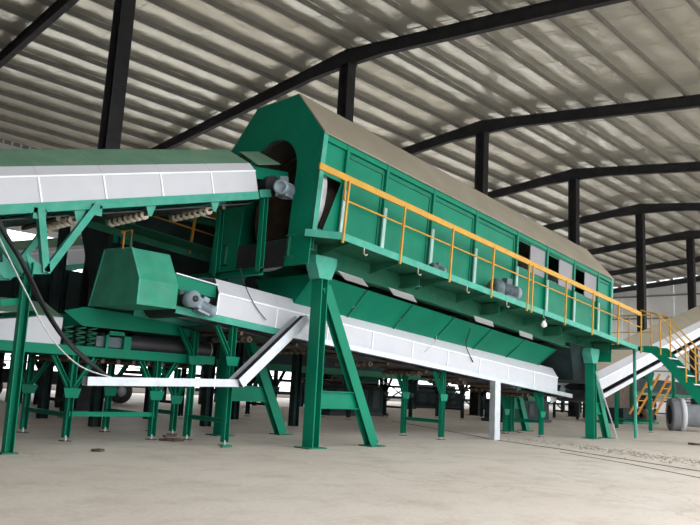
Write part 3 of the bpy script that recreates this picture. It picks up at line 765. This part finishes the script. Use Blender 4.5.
# landing and its rails
MB().box((.9, -12.15, 2.74), (XS+SW, -10.6, 2.76)).build('landing', 'greend', st)
MB().beam((.9, -12.15, 2.70), (XS+SW, -12.15, 2.70), .03, .13).build('landing_edge', 'teal', st)
for x, y in ((1.0, -10.65), (XS+SW, -10.65), (XS+SW, -11.4), (XS+SW, -12.1)):
    MB().tube((x, y, 2.76), (x, y, 3.84), .022, 8).build('landing_post', 'yellow', st)
b = MB(); b.tube((1.0, -10.65, 3.84), (XS+SW, -10.65, 3.84), .022, 8); b.tube((XS+SW, -10.65, 3.84), (XS+SW, -12.1, 3.84), .022, 8); b.tube((XS+SW, -10.65, 3.3), (XS+SW, -12.1, 3.3), .016, 8); b.tube((1.0, -10.65, 3.3), (XS+SW, -10.65, 3.3), .016, 8)
b.build('landing_rail', 'yellow', st)
MB().tube((XS+SW-.1, -11.6, 0), (XS+SW-.1, -11.6, 2.74), .05, 10).build('landing_post', 'teal', st)

# ================================================================== SMALL THINGS
# hanging bulb
p = atY(544, 322, YP-.03)
hb = thing('hanging_bulb', 'white light bulb hanging below the walkway edge', 'light bulb', (p.x, p.y, p.z-.08))
MB().tube((p.x, p.y, p.z+.06), (p.x, p.y, p.z+.30), .008, 6).build('cord', 'cable', hb)
MB().tube((p.x, p.y, p.z+.02), (p.x, p.y, p.z+.10), .03, 12).build('socket', 'black', hb)
MB().lathe((p.x, p.y, p.z+.03), (0, 0, -1), [(0, .03), (.04, .05), (.09, .072), (.14, .06), (.175, .0)], 16).build('glass_globe', 'glass', hb)

def cable(name, pts, r, m, label):
    # Catmull-Rom through pts
    P = [V(p) for p in pts]; out_ = []
    for i in range(len(P)-1):
        a, b_, c_, d_ = P[max(i-1, 0)], P[i], P[i+1], P[min(i+2, len(P)-1)]
        for k in range(6):
            t = k/6; out_.append(.5*((2*b_)+(c_-a)*t+(2*a-5*b_+4*c_-d_)*t*t+(3*b_-a-3*c_+d_)*t**3))
    out_.append(P[-1])
    return MB().polytube(out_, r, 7).thing(name, m, label, 'cable')
Yk = -11.02
A = lambda px, py, y=Yk: atY(px, py, y)
cable('power_cable', [A(-8, 205), A(4, 232), A(22, 262), A(40, 300), A(62, 335), A(85, 358), A(105, 376, -10.98)], .035, 'cable', 'thick black cable drooping from the feed conveyor to the cable tray')
cable('power_cable', [A(-8, 215, -11.08), A(8, 238, -11.08), A(28, 272, -11.08), A(46, 308, -11.08), A(68, 343, -11.08), A(88, 362, -11.08), A(110, 377, -10.98)], .022, 'cable', 'thinner black cable drooping just below the thick cable at lower left')
cable('control_cable', [A(-6, 226, -11.12), A(8, 256, -11.12), A(26, 292, -11.12), A(50, 336, -11.12), A(80, 366, -11.12), A(114, 378, -10.98)], .010, 'cablew', 'thin pale cable drooping beside the black cables at lower left')
B2 = lambda px, py: atY(px, py, YU-.02)
cable('sensor_cable', [B2(240, 268)+V((0, 0, .0)), B2(247, 290), B2(256, 307), B2(266, 320)], .008, 'cable', 'thin black wire hanging over the white hood left of the front leg')
cable('sensor_cable', [atY(470, 316, -11.0), atY(470, 330, -10.95), atY(466, 345, YU-.02), atY(473, 362, YU-.02)], .012, 'cable', 'black wire dangling from the hopper onto the white hood at mid length')
cable('sensor_cable', [atY(437, 335, -10.9), atY(434, 343, YU-.02), atY(425, 352, YU-.02)], .007, 'cablew', 'thin grey wire on the white hood under the hopper seam')

# leaning pole
g = gnd(617, 438)
q_ = atY(596, 372, -11.6)
MB().tube((g.x, g.y, .0), q_, .022, 8).thing('leaning_pole', 'white', 'thin white pole leaning by the right A-frame leg', 'pole')

# grey duct pipe with flange at right edge, lying on the floor
g = gnd(680, 431); pp = thing('flanged_pipe', 'big grey pipe with pale flange lying on the floor at right edge', 'pipe', (g.x, g.y, 0))
Rr = .66; pd_ = V((.55, -.83, 0)).normalized(); base = V((g.x, g.y, Rr))
MB().lathe(base-pd_*.4, pd_, [(0, .4), (0, Rr), (.08, Rr+.02), (.16, Rr), (.24, Rr+.02), (.32, Rr), (.36, Rr)], 30).build('ribbed_shell', 'pipe', pp)
MB().lathe(base-pd_*.05, pd_, [(0, Rr*.6), (0, Rr*1.04), (.2, Rr*1.04), (.2, Rr*.6)], 30).build('flange', 'white', pp)
MB().lathe(base+pd_*.07, pd_, [(0, Rr*.70), (3.0, Rr*.70), (3.0, 0)], 30).build('pipe_shell', 'pipe', pp)

# debris on the floor
def debris(px, py, label, n=6, s=.05, m='rust'):
    g = gnd(px, py); b = MB(); rd = random.Random(px)
    for k in range(n):
        c = V((g.x+rd.uniform(-.16, .16), g.y+rd.uniform(-.12, .12), .012)); a_ = rd.uniform(0, 3.14)
        b.obox(c+V((0, 0, s*.15)), V((math.cos(a_), math.sin(a_), 0))*rd.uniform(.4, 1.2)*s, V((-math.sin(a_), math.cos(a_), 0))*rd.uniform(.2, .6)*s, V((0, 0, rd.uniform(.15, .3)*s)))
    b.thing('debris', m, label, 'debris')
debris(95, 451, 'small dark clump of debris on the floor at lower left', 9)
debris(172, 441, 'flat dark scrap pile on the floor below the tray', 14, .08)
debris(518, 433, 'small dark lump on the floor beyond the front silver post', 3, .05)
debris(695, 445, 'dark scrap on the floor at the right edge', 8, .10)
g = gnd(224, 447); MB().beam((g.x-.13, g.y-.1, .02), (g.x+.13, g.y-.02, .02), .05, .04).thing('steel_offcut', 'greend', 'short green steel offcut lying on the floor left of the front leg', 'offcut')
g = gnd(170, 437); MB().beam((g.x-.16, g.y-.03, .02), (g.x+.16, g.y+.05, .02), .05, .04).thing('steel_offcut', 'rust', 'short dark steel offcut lying beside the scrap pile', 'offcut')

# floor joint strip: recessed-looking dark steel edge across the floor
pts = [gnd(x, y, .004) for x, y in ((392, 421), (440, 429.5), (500, 440.5), (560, 449), (630, 460), (712, 473))]
b = MB()
for a, c in zip(pts[:-1], pts[1:]): b.beam(a, c, .05, .008)
b.thing('floor_strip', 'rust', 'dark rusty steel strip set in the floor, running to the right edge', 'floor strip')
pts = [gnd(x, y, .004) for x, y in ((560, 452), (630, 464), (712, 480))]
b = MB()
for a, c in zip(pts[:-1], pts[1:]): b.beam(a, c, .025, .006)
b.thing('floor_strip', 'rust', 'thin second line beside the rusty floor strip, nearer the camera', 'floor strip')

# ================================================================== BEHIND THE TROMMEL
# rear hopper on posts, added and painted dark to deepen the shade there
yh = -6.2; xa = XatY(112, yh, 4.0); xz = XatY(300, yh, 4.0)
rh = thing('added_dark_hopper', 'added hopper painted dark for the shade behind the feed conveyor and chute box', 'hopper', ((xa+xz)/2, yh+1.2, 0))
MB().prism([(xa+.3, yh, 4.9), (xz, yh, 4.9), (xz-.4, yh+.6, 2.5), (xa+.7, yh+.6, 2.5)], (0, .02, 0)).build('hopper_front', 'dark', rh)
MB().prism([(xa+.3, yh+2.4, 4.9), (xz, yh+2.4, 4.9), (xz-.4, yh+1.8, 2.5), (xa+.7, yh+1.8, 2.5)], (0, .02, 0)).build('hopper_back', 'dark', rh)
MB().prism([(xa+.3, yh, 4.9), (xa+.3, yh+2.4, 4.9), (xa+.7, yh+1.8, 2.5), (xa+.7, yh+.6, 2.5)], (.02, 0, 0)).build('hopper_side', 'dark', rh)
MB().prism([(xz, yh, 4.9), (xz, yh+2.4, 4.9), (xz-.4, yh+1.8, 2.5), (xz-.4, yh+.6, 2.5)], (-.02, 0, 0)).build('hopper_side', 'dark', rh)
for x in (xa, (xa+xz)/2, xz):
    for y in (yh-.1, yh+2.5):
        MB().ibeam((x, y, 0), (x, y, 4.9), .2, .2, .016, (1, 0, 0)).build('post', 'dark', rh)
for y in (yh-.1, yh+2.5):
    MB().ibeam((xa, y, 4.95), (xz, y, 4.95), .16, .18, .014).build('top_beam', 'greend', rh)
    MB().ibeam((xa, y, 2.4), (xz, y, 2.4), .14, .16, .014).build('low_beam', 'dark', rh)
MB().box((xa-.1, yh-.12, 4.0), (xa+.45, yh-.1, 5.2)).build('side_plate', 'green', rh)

# long rear belt conveyor, added and painted dark for a shaded band under the hood
yr = -3.4
rc = thing('added_dark_conveyor', 'added long belt conveyor and trestles, painted dark for the shade behind the trommel', 'conveyor', (5, yr, 0))
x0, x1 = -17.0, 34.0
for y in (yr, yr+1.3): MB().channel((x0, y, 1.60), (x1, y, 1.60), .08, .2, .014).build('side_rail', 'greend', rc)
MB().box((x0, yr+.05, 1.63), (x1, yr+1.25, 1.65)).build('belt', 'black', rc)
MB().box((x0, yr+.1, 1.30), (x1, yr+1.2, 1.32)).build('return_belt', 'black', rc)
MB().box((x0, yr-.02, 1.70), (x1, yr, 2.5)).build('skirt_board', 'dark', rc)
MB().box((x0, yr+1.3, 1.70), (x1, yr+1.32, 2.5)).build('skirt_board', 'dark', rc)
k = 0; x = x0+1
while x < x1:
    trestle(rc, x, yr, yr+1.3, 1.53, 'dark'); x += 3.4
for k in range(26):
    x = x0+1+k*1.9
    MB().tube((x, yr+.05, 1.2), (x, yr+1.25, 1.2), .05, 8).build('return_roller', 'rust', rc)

# flatbed trailer parked further back at left
tl_ = thing('flatbed_trailer', 'dark flatbed trailer parked low behind the left trestles', 'trailer', (-8, 6, 0))
fx0, fx1, fy = -14.0, -4.2, 5.2
MB().box((fx0, fy, .95), (fx1, fy+2.4, 1.12)).build('bed', 'blacksteel', tl_)
for y in (fy+.5, fy+1.9): MB().ibeam((fx0+.2, y, .78), (fx1-.2, y, .78), .14, .32, .016).build('chassis_beam', 'blacksteel', tl_)
for x in (-12.4, -11.2, -6.2):
    for y in (fy+.1, fy+2.0):
        wh = MB().lathe((x, y, .46), (0, 1, 0), [(0, .22), (0, .44), (.03, .46), (.25, .46), (.28, .44), (.28, .22)], 20).build('wheel', 'black', tl_)
        MB().lathe((x, y+.02, .46), (0, 1, 0), [(0, 0), (0, .2), (.1, .22)], 14).build('hub', 'zinc', wh)
MB().box((fx1, fy+.2, .85), (fx1+.02, fy+.55, 1.1)).build('rear_marker', 'white', tl_)
MB().box((fx0, fy, 1.12), (fx0+.08, fy+2.4, 2.0)).build('headboard', 'blacksteel', tl_)

# machine with leaning yellow ladder frames beyond the right conveyor
g = gnd(633, 424)
ym = thing('baler_machine', 'dark green low machine with two leaning yellow ladder frames, seen under the stair', 'machine', (g.x, g.y, 0))
cx, cy = g.x, g.y
MB().box((cx-1.6, cy-.2, .1), (cx+2.2, cy+1.0, .75)).build('base', 'dark', ym)
MB().box((cx-1.9, cy-.3, 0), (cx+2.6, cy+1.1, .12)).build('skid', 'greend', ym)
MB().lathe((cx-.2, cy-.5, .45), (1, 0, 0), [(0, .1), (0, .3), (.6, .3), (.6, .1)], 18).build('winch_drum', 'rust', ym)
for dx in (-.9, 1.3):
    a0 = V((cx+dx-.35, cy-.35, .5)); a1 = V((cx+dx+.5, cy-1.15, 2.5)); sd = V((.40, -.22, 0))
    lf = MB().beam(a0, a1, .07, .1).build('ladder_frame', 'orange', ym)
    MB().beam(a0+sd, a1+sd, .07, .1).build('stile', 'orange', lf)
    for k in range(1, 6):
        t_ = k/6; MB().beam(a0+(a1-a0)*t_, a0+sd+(a1-a0)*t_, .05, .05).build('rung', 'yellow', lf)
for dx in (-1.5, .3, 2.0):
    MB().ibeam((cx+dx, cy+.9, .1), (cx+dx, cy+.9, 3.0), .14, .14, .014, (1, 0, 0)).build('post', 'greend', ym)
MB().ibeam((cx-1.5, cy+.9, 2.9), (cx+2.0, cy+.9, 2.9), .14, .18, .014).build('top_beam', 'greend', ym)
MB().box((cx-1.5, cy+.95, .75), (cx+2.0, cy+1.0, 2.2)).build('back_plate', 'rust', ym)

# dark sorting platform with cross-braced posts, far behind
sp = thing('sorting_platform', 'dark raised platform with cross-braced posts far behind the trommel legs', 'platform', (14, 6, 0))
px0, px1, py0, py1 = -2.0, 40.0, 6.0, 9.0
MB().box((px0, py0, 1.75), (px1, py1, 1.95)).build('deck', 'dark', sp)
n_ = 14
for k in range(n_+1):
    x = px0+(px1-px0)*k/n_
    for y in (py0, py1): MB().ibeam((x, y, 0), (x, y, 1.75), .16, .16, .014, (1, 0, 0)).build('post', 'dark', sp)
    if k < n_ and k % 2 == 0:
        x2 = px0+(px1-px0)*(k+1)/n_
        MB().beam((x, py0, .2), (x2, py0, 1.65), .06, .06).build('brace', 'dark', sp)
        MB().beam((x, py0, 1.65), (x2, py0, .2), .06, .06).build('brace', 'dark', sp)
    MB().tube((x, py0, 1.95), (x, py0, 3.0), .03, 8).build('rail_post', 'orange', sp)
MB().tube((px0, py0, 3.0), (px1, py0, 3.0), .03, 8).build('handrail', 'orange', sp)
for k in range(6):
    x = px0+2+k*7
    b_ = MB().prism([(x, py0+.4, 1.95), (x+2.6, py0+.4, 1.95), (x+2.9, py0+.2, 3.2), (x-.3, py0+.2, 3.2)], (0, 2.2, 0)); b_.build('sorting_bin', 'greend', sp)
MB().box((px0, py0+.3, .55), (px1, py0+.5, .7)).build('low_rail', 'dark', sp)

# dark container and a white-hooded conveyor at the back, left
yk = 1.2; c0 = atY(-30, 300, yk); c1 = atY(86, 300, yk); zt = atY(40, 266, yk).z; zb = atY(40, 345, yk).z
rb = thing('waste_container', 'big dark container behind the lower left conveyor', 'container', ((c0.x+c1.x)/2, yk+1, 0))
MB().box((c0.x, yk, zb), (c1.x, yk+2.0, zb+.06)).build('container_floor', 'dark', rb)
for y in (yk, yk+1.96): MB().box((c0.x, y, zb), (c1.x, y+.04, zt)).build('container_side', 'dark', rb)
for x in (c0.x, c1.x-.04): MB().box((x, yk, zb), (x+.04, yk+2.0, zt)).build('container_end', 'dark', rb)
for k in range(7):
    x = c0.x+.1+k*(c1.x-c0.x-.2)/6; MB().box((x-.05, yk-.07, zb), (x+.05, yk, zt)).build('stake', 'dark', rb)
for x in (c0.x+.4, (c0.x+c1.x)/2, c1.x-.4):
    for y in (yk+.2, yk+1.8): MB().ibeam((x, y, 0), (x, y, zb), .18, .18, .014, (1, 0, 0)).build('leg', 'dark', rb)
yq = 3.6; q0 = atY(-40, 282, yq); q1 = atY(92, 268, yq)
bc, _, _ = conveyor('back_conveyor', 'distant white-hooded conveyor glimpsed under the feed conveyor at left', q0, q1, .6, 5, rail_h=.2, side_h=.5, rail='teal')
for t_ in (.15, .55, .95):
    p = q0+(q1-q0)*t_
    for y in (yq+.1, yq+1.1): MB().channel((p.x, y, 0), (p.x, y, p.z), .12, .12, .012, (1, 0, 0)).build('leg', 'greend', bc)

# crumbled edge along the floor strip
rnd = random.Random(3); b = MB(); ed = [gnd(x, y, 0) for x, y in ((520, 441), (560, 445), (630, 455), (712, 467))]
for k in range(520):
    i = rnd.choice((0, 1, 1, 2, 2)); t_ = rnd.random(); p = ed[i]+(ed[i+1]-ed[i])*t_+V((rnd.gauss(.45, .4), rnd.gauss(.2, .2), 0)); r_ = rnd.uniform(.006, .022)
    a_ = rnd.uniform(0, 3.1); b.obox(p+V((0, 0, r_*.5)), V((math.cos(a_), math.sin(a_), 0))*r_*1.3, V((-math.sin(a_), math.cos(a_), 0))*r_, V((0, 0, r_*.5)))
o = b.thing('rubble', 'rubble', 'crumbled concrete bits along the floor strip at right', 'rubble'); o['kind'] = 'stuff'

# low dark machines on the floor behind the trommel
def pack(px, py, wx, hz, label):
    g = gnd(px, py); x, y = g.x, g.y
    t = thing('power_pack', label, 'machine', (x+wx/2, y+.5, 0), 'dark floor machines behind the trommel')
    MB().box((x, y, .12), (x+wx, y+1.0, hz*.7)).build('housing', 'dark', t)
    MB().box((x-.1, y-.08, 0), (x+wx+.1, y+1.08, .12)).build('skid', 'blacksteel', t)
    MB().lathe((x+wx*.15, y+.4, hz*.7+.2), (1, 0, 0), [(0, .05), (0, .24), (wx*.3, .24), (wx*.3, .05)], 18).build('pump_motor', 'motord', t)
    MB().box((x+wx*.6, y+.2, hz*.7), (x+wx*.9, y+.8, hz)).build('tank', 'greend', t)
    for k in range(4): MB().box((x+wx*(.08+k*.22), y-.02, .3), (x+wx*(.20+k*.22), y, hz*.6)).build('vent_door', 'blacksteel', t)
pack(505, 422.5, 3.6, 1.3, 'dark low power pack on the floor right of the silver post')
pack(330, 415.5, 3.2, 1.7, 'dark low power pack on the floor between the front A-frame legs')
pack(415, 408, 5.0, 1.5, 'dark low power pack on the floor behind the middle trestle')
